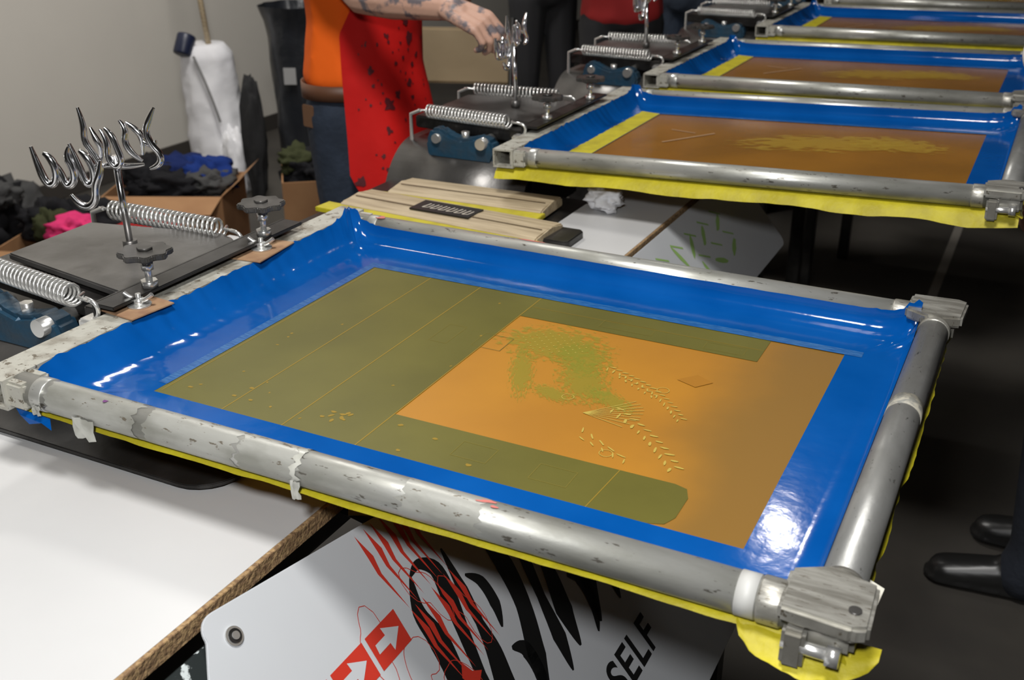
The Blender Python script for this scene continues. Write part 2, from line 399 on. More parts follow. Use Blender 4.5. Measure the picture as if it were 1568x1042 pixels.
        for(xx,w,h) in((.115,.030,.024),(.40,.010,.018),(.055,.012,.012)):
            V=[];F=[]
            for i in range(7):
                for j in range(5):
                    V.append((xx+w*i/6+.002*noise.noise(Vector((i,j,xx*9))),-hy-.0195-.003*noise.noise(Vector((i*.7,j*.9,xx))),-.004-h*j/4*(1+.3*noise.noise(Vector((i*.8,xx,2))))))
            for i in range(6):
                for j in range(4):
                    a=i*5+j;F.append([a,a+5,a+6,a+1])
            mk('clear_tape_scrap',V,F,clear,e,True)
        cyl('masking_band',(W,.035,0),(W,.062,0),.0184,mat('masking_tape',(.36,.34,.28),.6,0,(.20,.20,.18),110,.45,.6),e,seg=32)
        def wrap(xa,xb,rad,m_,sd):
            V=[];F=[];n=24
            for k in range(n+1):
                a=R(-60+230*k/n)
                ja=.010*noise.noise(Vector((k*.6,sd,1)));jb=.010*noise.noise(Vector((k*.6,sd,7)))
                for t in range(5):
                    x=(xa+ja)+(xb+jb-xa-ja)*t/4
                    V.append((x,-hy+rad*math.cos(a)*-1,rad*math.sin(a)))
            for k in range(n):
                for t in range(4):
                    a=k*5+t;F.append([a,a+1,a+6,a+5])
            mk('tape_residue',V,F,m_,e,True)
        tr=mat('tape_residue',(.37,.37,.34),.38,.3,(.25,.25,.22),30,.45,.65,.08,90,stretch=(.4,1,1),specks=(140,.62,(.15,.13,.10)))
        wrap(.075,.20,.0183,tr,1);wrap(.215,.33,.0182,tr,2);wrap(.335,.405,.0184,tr,3)
        wrap(.400,.407,.0188,clear,4);wrap(.52,.60,.0182,tr,5)
        cyl('label_band',(W-.072,-hy,0),(W-.056,-hy,0),.0186,mat('white_label',(.46,.46,.44),.5),e,seg=32)
        multi('paint_fleck',[ell(.155,-hy-.006,.003,.004)],.0176,mat('purple_fleck',(.12,.02,.14),.5),e)
        multi('paint_fleck',[ell(.60,-hy+.001,.009,.002,.2,10,.3),ell(.61,-hy-.004,.004,.002,.2,10,.3)],.0186,mat('pink_fleck',(.5,.15,.13),.5),e)
        multi('paint_fleck',[ell(.07,hy-.002,.008,.006,.2,10,.3),ell(.33,hy+.002,.02,.002,.0,10,.3)],.0184,MATS['pink_fleck'],e)
    else:
        b=.012 if seed==2 else .002
        skirt(e,W,seed,{'f':(b,.010,b+.008),'r':(.008,.006,.006),'b':(.0,.002,.003)})
        flat('yellow_mesh_strip',[(.03,-.29),(.105,-.29),(.12,-.20),(.12,.22),(.06,.24)],-.0165,yel,e)
        gy=softmat('ghost_image_yellow',(.48,.32,.04),.42,4.5,.20,.36)
        patch('ghost_image',.53,.035,-.0166,.20,.085,.25,gy,e)
        patch('ghost_image',.67,.07,-.0165,.12,.07,-.2,gy,e)
        L=[seg2((.22,-.05),(.30,.06),.006),seg2((.2,.07),(.26,.05),.004)]
        multi('scratch_mark',L,-.0166,mat('scratch',(.42,.26,.14),.4),e)
    return e
screen(0,0,.90,True)
screen(1.14,2.2,.90,seed=2,dx=.045)
screen(2.02,1.5,.90,seed=3,dx=.03)
screen(3.02,1.2,.90,seed=4,dx=.06)
screen(3.95,1.0,.90,seed=5,dx=.06)

# ------------------------------------------------------------ hinge clamp unit
def ornament(e,ox,oy,ang=26.6,sc=1.0,dz=0):
    D=Vector((math.cos(R(ang)),math.sin(R(ang)),0));Nn=Vector((-D.y,D.x,0));O=Vector((ox,oy,1.14+dz));s=.00100*sc
    def P(u,v,k=0): return O+D*((u-185)*s)+Vector((0,0,(270-v)*.00096*(1 if sc==1 else .8)))+Nn*k
    cyl('stand_rod',(ox+.004,oy,1.03),(ox,oy,1.165+dz),.0048,chrome,e)
    cyl('rod_collar',(ox+.004,oy,1.03),(ox+.004,oy,1.045),.010,steel,e)
    strokes=[[(75,230),(80,258),(88,286),(100,284),(104,262),(98,244),(90,240)],
             [(94,244),(106,262),(112,290),(124,284),(126,262),(118,244),(124,232)],
             [(124,228),(132,258),(138,288),(150,286),(152,262),(144,244),(136,238)],
             [(118,300),(126,314),(140,320),(152,308),(154,286),(162,270),(166,250)],
             [(145,176),(150,200),(146,222),(156,240),(166,262),(160,280)],
             [(156,205),(160,218),(168,234),(164,252)],
             [(172,206),(180,222),(176,246),(186,262),(196,252),(190,228),(186,212),(178,204)],
             [(198,194),(206,206),(200,224),(210,244),(222,252)],
             [(205,198),(216,206),(226,220),(222,244)],
             [(248,176),(240,190),(232,208),(238,228),(250,242),(246,258),(232,262)],
             [(226,224),(240,236),(244,222)],
             [(150,262),(170,258),(200,262),(222,258)]]
    for i,st in enumerate(strokes):
        k=.004*((i%3)-1)
        n=len(st);tube('chrome_scroll',[P(u,v,k) for u,v in st],.0050 if i<4 else .0042,chrome,e,bez=True,radii=[.5]+[1.1]*(n-2)+[.5])
def hinge(cy,detail=True,dx=0,orn=True):
    e=group('press_hinge_clamp',(0,0,0))
    A=lambda x,y,z:(x+dx,y+cy,z)
    prism('clamp_plate',[(-.74+dx,cy-.075),(-.49+dx,cy-.115),(-.47+dx,cy+.10),(-.53+dx,cy+.13),(-.745+dx,cy+.08)],1.018,1.028,steel,e,.002)
    prism('clamp_underplate',[(-.78+dx,cy-.10),(-.50+dx,cy-.13),(-.49+dx,cy+.15),(-.78+dx,cy+.12)],.985,1.012,black,e,.003)
    box('clamp_jaw',A(-.520,-.15,1.0),A(-.474,.20,1.016),black,e,.002)
    box('angle_bar_top',A(-.483,-.165,1.027),A(-.450,.215,1.032),black,e,.001)
    box('angle_bar_web',A(-.487,-.165,1.0),A(-.482,.215,1.032),black,e,.001)
    for ky in(-.09,.14):
        cyl('knob_stem',A(-.462,ky,1.03),A(-.462,ky,1.078),.0045,zinc,e,seg=14)
        cyl('knob_nut',A(-.462,ky,1.032),A(-.462,ky,1.041),.011,zinc,e,seg=6)
        cyl('knob_nut',A(-.462,ky,1.055),A(-.462,ky,1.066),.008,zinc,e,seg=6)
        P=[]
        for i in range(64):
            t=2*math.pi*i/64;rr=.032+.0028*math.cos(8*t);P.append((-.462+dx+rr*math.cos(t),cy+ky+rr*math.sin(t)))
        prism('star_knob',P,1.074,1.082,knobm,e,.0015)
        cyl('knob_hub',A(-.462,ky,1.082),A(-.462,ky,1.0855),.010,knobm,e,seg=6)
    for sy,x0,y0,x1,y1 in((-1,-.73,-.125,-.515,-.165),(1,-.755,.135,-.53,.125)):
        coil('tension_spring',A(x0,y0,1.030),A(x1,y1,1.036),.0135,.0023,24,zinc,e)
        tube('spring_hook',[A(x1+.02,y1,1.036),A(x1+.034,y1-.002,1.036),A(x1+.040,y1,1.026),A(x1+.036,y1,1.012),A(x1+.022,y1,1.006)],.003,zinc,e,bez=True)
        box('spring_bracket',A(x1+.012,y1-.012,.985),A(x1+.040,y1+.014,1.012),zinc,e,.003)
        tube('spring_stay',[A(x0-.02,y0,1.03),A(x0-.045,y0,1.02),A(x0-.045,y0,.96)],.004,zinc,e)
    Mx=Matrix(((1,0,0,0),(0,0,-1,0),(0,1,0,0),(0,0,0,1)))
    for y0 in(-.150,.160):
        prof=[(-.08,-.045),(.075,-.045),(.085,-.02),(.075,.005),(.05,.015),(.03,.008),(.0,.002),(-.03,.010),(-.05,.022),(-.072,.018),(-.085,-.01)]
        M=Matrix.Translation(A(-.63,y0+.018,.985))@Mx
        prism('hinge_casting',prof,0,.036,bluem,e,.006,M)
        cyl('pivot_pin',A(-.575,y0-.03,.985),A(-.575,y0+.03,.985),.012,zinc,e)
        cyl('pivot_pin',A(-.685,y0-.026,.985),A(-.685,y0+.026,.985),.010,zinc,e)
        cyl('casting_bolt',A(-.625,y0,.985),A(-.625,y0,1.002),.009,zinc,e,seg=6)
    V=[];F=[];n=14
    for i in range(n+1):
        t=R(90*i/n)
        for x in(-.79,-.46): V.append(A(x,-.10-.13*math.sin(t),.80+.16*math.cos(t)))
    for i in range(n): F.append([2*i,2*i+1,2*i+3,2*i+2])
    b=len(V);V+=[A(-.79,.2,.96),A(-.46,.2,.96)];F.append([0,b,b+1,1])
    o=mk('base_guard',V,F,steel,e,True);s=o.modifiers.new('s','SOLIDIFY');s.thickness=.006
    box('press_arm',A(-.78,-.09,.80),A(-.50,.17,.95),black,e,.006)
    box('press_column',A(-.78,-.10,0),A(-.64,.14,.80),black,e,.01)
    box('press_neck',A(-.70,-.05,.93),A(-.56,.10,.99),black,e,.004)
    for k in range(3):
        cyl('guard_bolt',A(-.60+.05*k,-.215,.88),A(-.60+.05*k,-.245,.88),.014,steel,e,seg=6)
    return e
e=hinge(0);ornament(e,-.595,.008)
e=hinge(1.10,dx=.05);ornament(e,-.535,1.10,78,.62,.015)
e=hinge(2.0,dx=.03);ornament(e,-.56,2.0,75,.62,.01)
hinge(2.98,dx=.06);hinge(3.93,dx=.06)

# ------------------------------------------------------------ tables + printed panels
def table(y0,y1,x0=-.95,shelf=None):
    e=group('press_table')
    box('table_top',(x0,y0,.880),(-.089,y1,.900),white,e,.001)
    box('chipboard_edge',(-.0905,y0,.8805),(-.085,y1,.8995),chip,e,.0005)
    for y in(y0+.06,y1-.06):
        box('table_leg',(-.16,y-.02,0),(-.12,y+.02,.84),black,e,.003)
    box('table_rail',(-.16,y0,.82),(-.12,y1,.879),black,e,.003)
    if shelf: box('tool_shelf',(shelf,y0+.02,.878),(x0-.001,y0+.40,.898),black,e,.002)
    return e
table(-1.0,.42,-.78);table(.52,1.52,-.27,-.72);table(1.60,2.45,-.42);table(2.53,3.45,-.42)
def PM(x,z): return Matrix(((0,-.643,.766,x),(1,0,0,0),(0,.766,.643,z),(0,0,0,1)))
def panel(y0,y1,kind,T,drop=.5,skew=0,sl=0):
    e=group('printed_display_panel')
    P=rrect(y0,-drop,y1,0,.022)
    P=[(x,y-(skew*(x-y0)/(y1-y0) if y>-drop/2 else 0)) for x,y in P]
    P=[(x-(sl if (y<-drop/2 and x<y0+.1) else 0),y) for x,y in P]
    prism('panel_board',P,-.004,0,whitep,e,.001,T)
    yy=y0+.026
    for m_,r,z0,z1 in((zinc,.0095,0,.002),(black,.007,.002,.003),(zinc,.004,.003,.0045)):
        p0=T@Vector((yy,-.034,z0));p1=T@Vector((yy,-.034,z1));cyl('panel_bolt',p0,p1,r,m_,e)
    box('panel_strut',(-.13,y0+.08,.0),(-.10,y0+.12,.80),black,e,.003)
    b=T@Vector((y1-.1,-drop+.03,-.006))
    box('panel_strut',(b.x-.03,y1-.12,.0),(b.x,y1-.08,b.z),black,e,.003)
    if kind=='zebra':
        rnd=random.Random(3);polys=[]
        def stroke(pts,ws):
            L=[];Rr=[];n=len(pts);Q=[];Wd=[]
            for i in range(n-1):
                p0=Vector(pts[max(i-1,0)]);p1=Vector(pts[i]);p2=Vector(pts[i+1]);p3=Vector(pts[min(i+2,n-1)])
                for k in range(6):
                    t=k/6
                    Q.append(.5*((2*p1)+(p2-p0)*t+(2*p0-5*p1+4*p2-p3)*t*t+(3*p1-p0-3*p2+p3)*t**3));Wd.append(ws[i]*(1-t)+ws[i+1]*t)
            Q.append(Vector(pts[-1]));Wd.append(ws[-1])
            for i,q in enumerate(Q):
                d=(Q[min(i+1,len(Q)-1)]-Q[max(i-1,0)]).normalized();nn=Vector((-d.y,d.x))*Wd[i]/2
                L.append(q+nn);Rr.append(q-nn)
            for i in range(len(Q)-1):
                polys.append([tuple(L[i]),tuple(Rr[i]),tuple(Rr[i+1]),tuple(L[i+1])])
        def S(pts,ws): stroke([(x,y) for x,y in pts],ws)
        for k in range(4):
            o=-.270+.155*k
            f=lambda P:[(o+a,b) for a,b in P]
            S(f([(.055,-.115),(.035,-.15),(.034,-.19),(.020,-.24),(-.010,-.29),(-.035,-.335)]),[.003,.020,.032,.028,.032,.004])
            S(f([(.055,-.115),(.075,-.112),(.092,-.13),(.086,-.16),(.072,-.20),(.055,-.25),(.040,-.30),(.025,-.34)]),[.003,.012,.022,.026,.020,.016,.026,.003])
            S(f([(.118,-.118),(.108,-.17),(.100,-.21),(.092,-.245),(.075,-.285),(.062,-.33)]),[.003,.018,.014,.026,.034,.004])
            S(f([(.125,-.16),(.140,-.18),(.138,-.21),(.125,-.235)]),[.003,.016,.018,.003])
            S(f([(.118,-.26),(.135,-.275),(.130,-.31),(.105,-.34)]),[.004,.022,.020,.003])
        multi('zebra_lettering',polys,.0006,ink,e,T,0)
        polys=[];pw=[]
        for k in range(3):
            x=-.440+.060*k;y=-.145
            polys.append([(x,y-.019),(x+.054,y-.019),(x+.058,y+.019),(x+.004,y+.019)])
            pw.append([(x+.008,y-.004),(x+.028,y-.004),(x+.028,y-.013),(x+.050,y+.002),(x+.028,y+.015),(x+.028,y+.006),(x+.010,y+.006)])
        for k in range(14):
            x=-.245+.014*(k%7)+rnd.uniform(-.004,.004);y=-.04-.10*(k//7)
            polys.append([(x,y-.0),(x+.006,y-.03),(x+.001,y-.05),(x+.005,y-.10),(x-.004,y-.048),(x-.002,y-.03)])
        for k in range(3):
            x=-.300+.03*k;y=-.235
            polys.append([(x,y+.0),(x+.012,y+.012),(x+.018,y-.004),(x+.030,y-.012),(x+.012,y-.022),(x+.004,y-.014)])
        multi('red_arrows',polys,.0006,redink,e,T)
        multi('arrow_glyph',pw,.0009,whitep,e,T)
        polys=[]
        for k in range(5):
            cx=-.31+.034*k;cy_=-.14-.05*(k%3)
            for i in range(24):
                a=i*R(15);f=lambda a:.018+.007*math.sin(2*a+k)+.003*math.sin(3*a+k*2)
                polys.append(seg2((cx+f(a)*math.cos(a),cy_+2.0*f(a)*math.sin(a)),(cx+f(a+R(15))*math.cos(a+R(15)),cy_+2.0*f(a+R(15))*math.sin(a+R(15))),.0008))
        multi('red_doodle',polys,.0007,redink,e,T)
        c=bpy.data.curves.new('panel_text','FONT');c.body='DO IT YOURSELF';c.size=.064;c.extrude=.0001;c.space_character=1.08;c.offset=.0012
        c.materials.append(ink);o=bpy.data.objects.new('panel_text',c);link(o,e)
        o.matrix_local=T@Matrix.Translation((-.440,-.420,.001))
    else:
        rnd=random.Random(5 if kind=='green' else 8);polys=[]
        for k in range(6):
            x=y0+.06+.08*k
            for j in range(2):
                polys.append(ell(x+rnd.uniform(-.01,.01),-.06-.06*j,.030,.006,rnd.random()*3,12,.15))
                polys.append(seg2((x,-.03-.05*j),(x+.04,-.05-.05*j),.004))
        multi('printed_graphic',polys,.0006,greenink if kind=='green' else redink,e,T)
    return e
TP=PM(-.079,.902)
panel(-.462,.38,'zebra',TP,.52,.13,.36);panel(.58,1.30,'green',PM(-.079,.895),.20)

e=group('splattered_snowboard')
sp=mat('ink_splatter_board',(.02,.025,.025),.4,0,(.55,.6,.6),60,.58,.62)
TB=PM(-.080,.874)
prism('board_deck',rrect(-.92,-.30,-.40,-.005,.01),-.012,-.004,sp,e,.001,TB)
for yy,ss in((-.50,-.018),(-.53,-.045),(-.60,-.05)):
    cyl('board_bolt',TB@Vector((yy,ss,-.004)),TB@Vector((yy,ss,0)),.008,zinc,e)
e=group('printing_platen')
prism('platen_board',rrect(-.66,-.295,-.20,.28,.05),.9045,.910,black,e,.001)
for yy in(-.15,.15): box('platen_bracket',(-.72,yy-.02,.9005),(-.3,yy+.02,.9045),steel,e,.001)
e=group('spring_clamp')
tube('clamp_handle',[(-.10,-.19,.862),(-.07,-.17,.86),(-.045,-.16,.845),(-.03,-.16,.82)],.010,mat('yellow_plastic',(.5,.27,.01),.4),e,bez=True)
tube('clamp_jaw',[(-.12,-.19,.862),(-.10,-.185,.855),(-.07,-.175,.838),(-.04,-.16,.81)],.008,black,e,bez=True)
def squeegee(loc,rz,L=.42,label=True):
    e=group('squeegee',loc,(0,0,rz))
    prof=[(-.050,0),(.052,0),(.056,.006),(.052,.020),(.01,.024),(-.045,.020),(-.053,.014)]
    bm=bmesh.new();a=[bm.verts.new((-L/2,y,z)) for y,z in prof];b=[bm.verts.new((L/2,y,z)) for y,z in prof]
    n=len(prof);bm.faces.new(a);bm.faces.new(b[::-1])
    for i in range(n): bm.faces.new([a[i],b[i],b[(i+1)%n],a[(i+1)%n]])
    bmesh.ops.bevel(bm,geom=bm.edges[:],offset=.003,segments=2,affect='EDGES')
    frombm('wooden_handle',bm,wood,e)
    box('handle_groove',(-L/2+.01,-.012,.0238),(L/2-.01,-.009,.0243),mat('dark_wood',(.12,.08,.04),.6),e,0)
    box('rubber_blade',(-L/2-.03,-.088,.006),(L/2+.005,-.045,.015),yel,e,.001)
    if label:
        box('black_label',(-.07,-.026,.0228),(.06,.032,.0256),ink,e,.0003,R(2))
        P=[]
        for k in range(6):
            x=-.05+.018*k
            P+= [seg2((x,-.012),(x+.004,.014),.003),seg2((x,-.012),(x+.011,-.009),.003),seg2((x+.011,-.009),(x+.012,.012),.0025)]
        multi('label_scribble',P,.0260,mat('label_ink',(.5,.45,.38),.6),e)
    return e
squeegee((-.455,.660,.9015),R(-4),.44)
squeegee((-.47,.79,.9015),R(2),.34,False)
def crumple(name,c,rad,m,parent=None,seed=0,amp=.45,sub=4,fr=2.2):
    bm=bmesh.new();bmesh.ops.create_icosphere(bm,subdivisions=sub,radius=1)
    for v in bm.verts:
        p=v.co.normalized();k=1+amp*noise.noise(p*fr+Vector((seed*7.3,seed,1)))+amp*.5*noise.noise(p*fr*2.7+Vector((seed,3,seed*2.1)))+amp*.3*abs(noise.noise(p*fr*6+Vector((seed,9,2))))
        v.co=Vector((p.x*rad[0]*k,p.y*rad[1]*k,p.z*rad[2]*k))+Vector(c)
    return frombm(name,bm,m,parent,True)
e=group('cleaning_rag');crumple('rag_cloth',(-.22,.87,.925),(.035,.035,.025),whitecloth,e,4)
e=group('ink_tray');prism('tray_body',rrect(-.26,.62,-.19,.70,.012),.9005,.914,black,e,.002)

# ------------------------------------------------------------ background clutter
e=group('white_fabric_roll')
V=[];F=[];nr=30;ns=48
cx,cy=-3.20,3.13
for i in range(nr+1):
    t=i/nr;z=t*.70
    for k in range(ns):
        a=2*math.pi*k/ns
        r=.155-.03*t+.012*noise.noise(Vector((math.cos(a)*2.2,math.sin(a)*2.2,t*7)))+.006*noise.noise(Vector((math.cos(a)*5,math.sin(a)*5,t*22)))
        if t>.94: r*=1-.25*((t-.94)/.06)
        V.append((cx-.05*t+r*math.cos(a),cy+r*math.sin(a),z))
b=len(V);V.append((cx-.05,cy,.69))
for i in range(nr):
    for k in range(ns): F.append([i*ns+k,i*ns+(k+1)%ns,(i+1)*ns+(k+1)%ns,(i+1)*ns+k])
for k in range(ns): F.append([nr*ns+k,nr*ns+(k+1)%ns,b])
mk('roll_cloth',V,F,whitecloth,e,True)
crumple('roll_drape',(cx+.14,cy-.08,.12),(.07,.07,.19),whitecloth,e,2,.3)
tube('roll_cord',[(cx+.00,cy-.14,.66),(cx+.07,cy-.13,.5),(cx+.11,cy-.125,.35)],.006,mat('grey_cord',(.2,.2,.2),.6),e,bez=True)
cyl('roll_pole',(cx-.03,cy+.02,.60),(cx-.20,cy+.10,1.5),.014,wood,e)
cyl('pole_knob',(-3.27,2.99,.66),(-3.27,3.04,.75),.045,mat('navy_plastic',(.01,.015,.04),.4),e,bev=.01)
e=group('trash_can')
V=[];F=[];nr=24
bx,by=-2.86,3.37
for i in range(nr+1):
    t=i/nr;z=t*.88
    for k in range(ns):
        a=2*math.pi*k/ns;r=.120+.035*t+.010*noise.noise(Vector((math.cos(a)*3,math.sin(a)*3,t*8)))
        if t>.9: r+=.035*((t-.9)/.1)*(.6+noise.noise(Vector((math.cos(a)*2,math.sin(a)*2,3))))
        V.append((bx+r*math.cos(a),by+r*math.sin(a),z))
for i in range(nr):
    for k in range(ns): F.append([i*ns+k,i*ns+(k+1)%ns,(i+1)*ns+(k+1)%ns,(i+1)*ns+k])
F.append(list(range(ns)))
mk('bag_lined_bin',V,F,binm,e,True)
box('bin_label',(bx+.02,by-.155,.52),(bx+.08,by-.151,.60),mat('label_grey',(.3,.3,.3),.6),e,0,R(25))
e=group('black_duffel')
crumple('duffel_fabric',(-2.86,2.97,.28),(.055,.055,.30),mat('black_fabric',(.012,.012,.013),.9,bump=.4,bscale=15),e,5,.25)
cols={'black':(.012,.012,.014),'navy':(.01,.02,.09),'blue':(.01,.03,.16),'pink':(.65,.04,.16),'red':(.3,.02,.02),'green':(.04,.045,.02),'white':(.45,.45,.45),'grey':(.06,.06,.06)}
cm={k:mat('cloth_'+k,v,.9,bump=.5,bscale=12,spec=.15) for k,v in cols.items()}
def cbox(c,w,d,h,rz,flaps,items):
    e=group('cardboard_box',c,(0,0,R(rz)))
    t=.006
    box('side_front',(-w/2,-d/2,0),(w/2,-d/2+t,h),card,e,.001)
    box('side_back',(-w/2,d/2-t,0),(w/2,d/2,h),card,e,.001)
    box('side_left',(-w/2,-d/2+t,0),(-w/2+t,d/2-t,h),card,e,.001)
    box('side_right',(w/2-t,-d/2+t,0),(w/2,d/2-t,h),card,e,.001)
    box('bottom',(-w/2+t,-d/2+t,0),(w/2-t,d/2-t,t),card,e,.001)
    if flaps:
        mk('flap_front',[(-w/2,-d/2,h),(w/2,-d/2,h),(w/2-.02,-d/2-.10,h-.04),(-w/2+.02,-d/2-.10,h-.04)],[[0,1,2,3]],card,e)
        mk('flap_right',[(w/2,-d/2,h),(w/2,d/2,h),(w/2+.07,d/2-.02,h+.06),(w/2+.07,-d/2+.02,h+.06)],[[0,1,2,3]],card,e)
    Mi=(Matrix.Translation(c)@Matrix.Rotation(R(rz),4,'Z')).inverted()
    for i,(p,r,k) in enumerate(items):
        crumple('garment_'+k,Mi@Vector(p),r,cm[k],e,i+3+int(rz),.55)
    return e
cbox((-2.50,2.05,0),.46,.36,.36,26,True,[((-2.55,2.12,.36),(.16,.10,.08),'navy'),((-2.42,2.14,.38),(.11,.09,.07),'blue'),((-2.60,2.02,.38),(.10,.10,.07),'black'),((-2.48,2.02,.36),(.14,.10,.06),'black'),((-2.36,2.10,.37),(.09,.08,.05),'grey')])
cbox((-2.05,2.42,0),.34,.32,.38,38,False,[((-2.09,2.43,.38),(.13,.11,.08),'black'),((-2.14,2.38,.42),(.08,.07,.05),'green'),((-2.0,2.46,.38),(.09,.09,.07),'navy'),((-2.02,2.36,.39),(.07,.07,.05),'black')])
cbox((-2.36,1.52,0),.60,.36,.32,20,True,[((-2.44,1.58,.34),(.17,.11,.08),'black'),((-2.26,1.62,.33),(.10,.09,.06),'red'),((-2.42,1.45,.36),(.08,.06,.05),'pink'),((-2.56,1.50,.36),(.10,.09,.07),'black'),((-2.20,1.52,.31),(.10,.09,.05),'black'),((-2.30,1.45,.33),(.09,.07,.05),'grey'),((-2.16,1.60,.33),(.07,.07,.04),'red'),((-2.50,1.44,.36),(.06,.06,.06),'green')])
e=group('clothes_pile')
items=[((-3.05,1.42,.18),(.18,.18,.20),'black'),((-3.15,1.62,.22),(.18,.16,.22),'black'),((-3.05,1.25,.2),(.14,.15,.18),'grey'),((-3.02,1.30,.34),(.11,.10,.08),'pink'),((-3.2,1.8,.14),(.18,.16,.18),'grey'),((-3.3,1.5,.2),(.18,.2,.26),'black'),((-3.1,1.12,.16),(.18,.14,.2),'red'),((-3.10,1.55,.42),(.13,.1,.06),'navy'),((-2.98,1.62,.36),(.07,.07,.05),'grey'),((-3.0,1.50,.38),(.07,.07,.05),'red')]
for i,(c,r,k) in enumerate(items): crumple('garment_'+k,c,r,cm[k],e,i+1,.5)

# ------------------------------------------------------------ people
def hull(bm,p0,r0,p1,r1):
    r0=(r0,)*3 if isinstance(r0,(int,float)) else r0;r1=(r1,)*3 if isinstance(r1,(int,float)) else r1
    b2=bmesh.new()
    for p,r in((p0,r0),(p1,r1)):
        g=bmesh.ops.create_icosphere(b2,subdivisions=2,radius=1)
        for v in g['verts']: v.co=Vector((v.co.x*r[0]+p[0],v.co.y*r[1]+p[1],v.co.z*r[2]+p[2]))
    h=bmesh.ops.convex_hull(b2,input=b2.verts[:])
    dele=[g for g in h['geom_interior'] if isinstance(g,bmesh.types.BMVert)]
    bmesh.ops.delete(b2,geom=list(set(dele)),context='VERTS')
    me=bpy.data.meshes.new('tmp');b2.to_mesh(me);b2.free();bm.from_mesh(me);bpy.data.meshes.remove(me)
def body(name,segs,m,parent,vox=.012,smooth=6):
    bm=bmesh.new()
    for s in segs: hull(bm,*s)
    o=frombm(name,bm,m,parent,True)
    r=o.modifiers.new('r','REMESH');r.mode='VOXEL';r.voxel_size=vox;r.use_smooth_shade=True
    s=o.modifiers.new('s','SMOOTH');s.iterations=smooth;s.factor=.5
    return o
def hand_segs(wrist,d,up,thumbside,curl=(20,35,25),spread=3,tcurl=20):
    x=Vector(d).normalized();z=Vector(up);z=(z-x*z.dot(x)).normalized();y=z.cross(x)*thumbside
    w=Vector(wrist);S=[]
    P=lambda a,b,c:w+x*a+y*b+z*c
    for b0,b1 in((-.018,-.030),(-.006,-.012),(.006,.010),(.018,.030)):
        S.append((P(-.01,b0,0),.016,P(.075,b1,0),.0125))
    S.append((P(-.03,0,0),.022,P(.02,0,0),.020))
    L=[(.030,.040,.024,.019),(.011,.045,.028,.020),(-.010,.042,.026,.019),(-.029,.033,.020,.017)]
    for i,(b,l1,l2,l3) in enumerate(L):
        p=P(.08,b,0.002);a=R(0);sp=(1.5-i)*R(spread)
        r=(.0098,.009,.0082,.0075)
        for k,l in enumerate((l1,l2,l3)):
            a+=R(curl[k]+i*3)
            q=p+(x*math.cos(a)*math.cos(sp)+y*math.sin(sp)*math.cos(a)-z*math.sin(a))*l
            S.append((p,r[k],q,r[k+1]));p=q
    p=P(.012,.024,-.006);a=R(48)
    for l,r0,r1 in((.042,.015,.011),(.030,.011,.0095),(.024,.0095,.008)):
        q=p+(x*math.cos(a)+y*math.sin(a)*.8-z*math.sin(R(tcurl)))*l
        S.append((p,r0,q,r1));p=q;a-=R(24)
    return [(tuple(a_),b_,tuple(c_),d_) for a_,b_,c_,d_ in S]
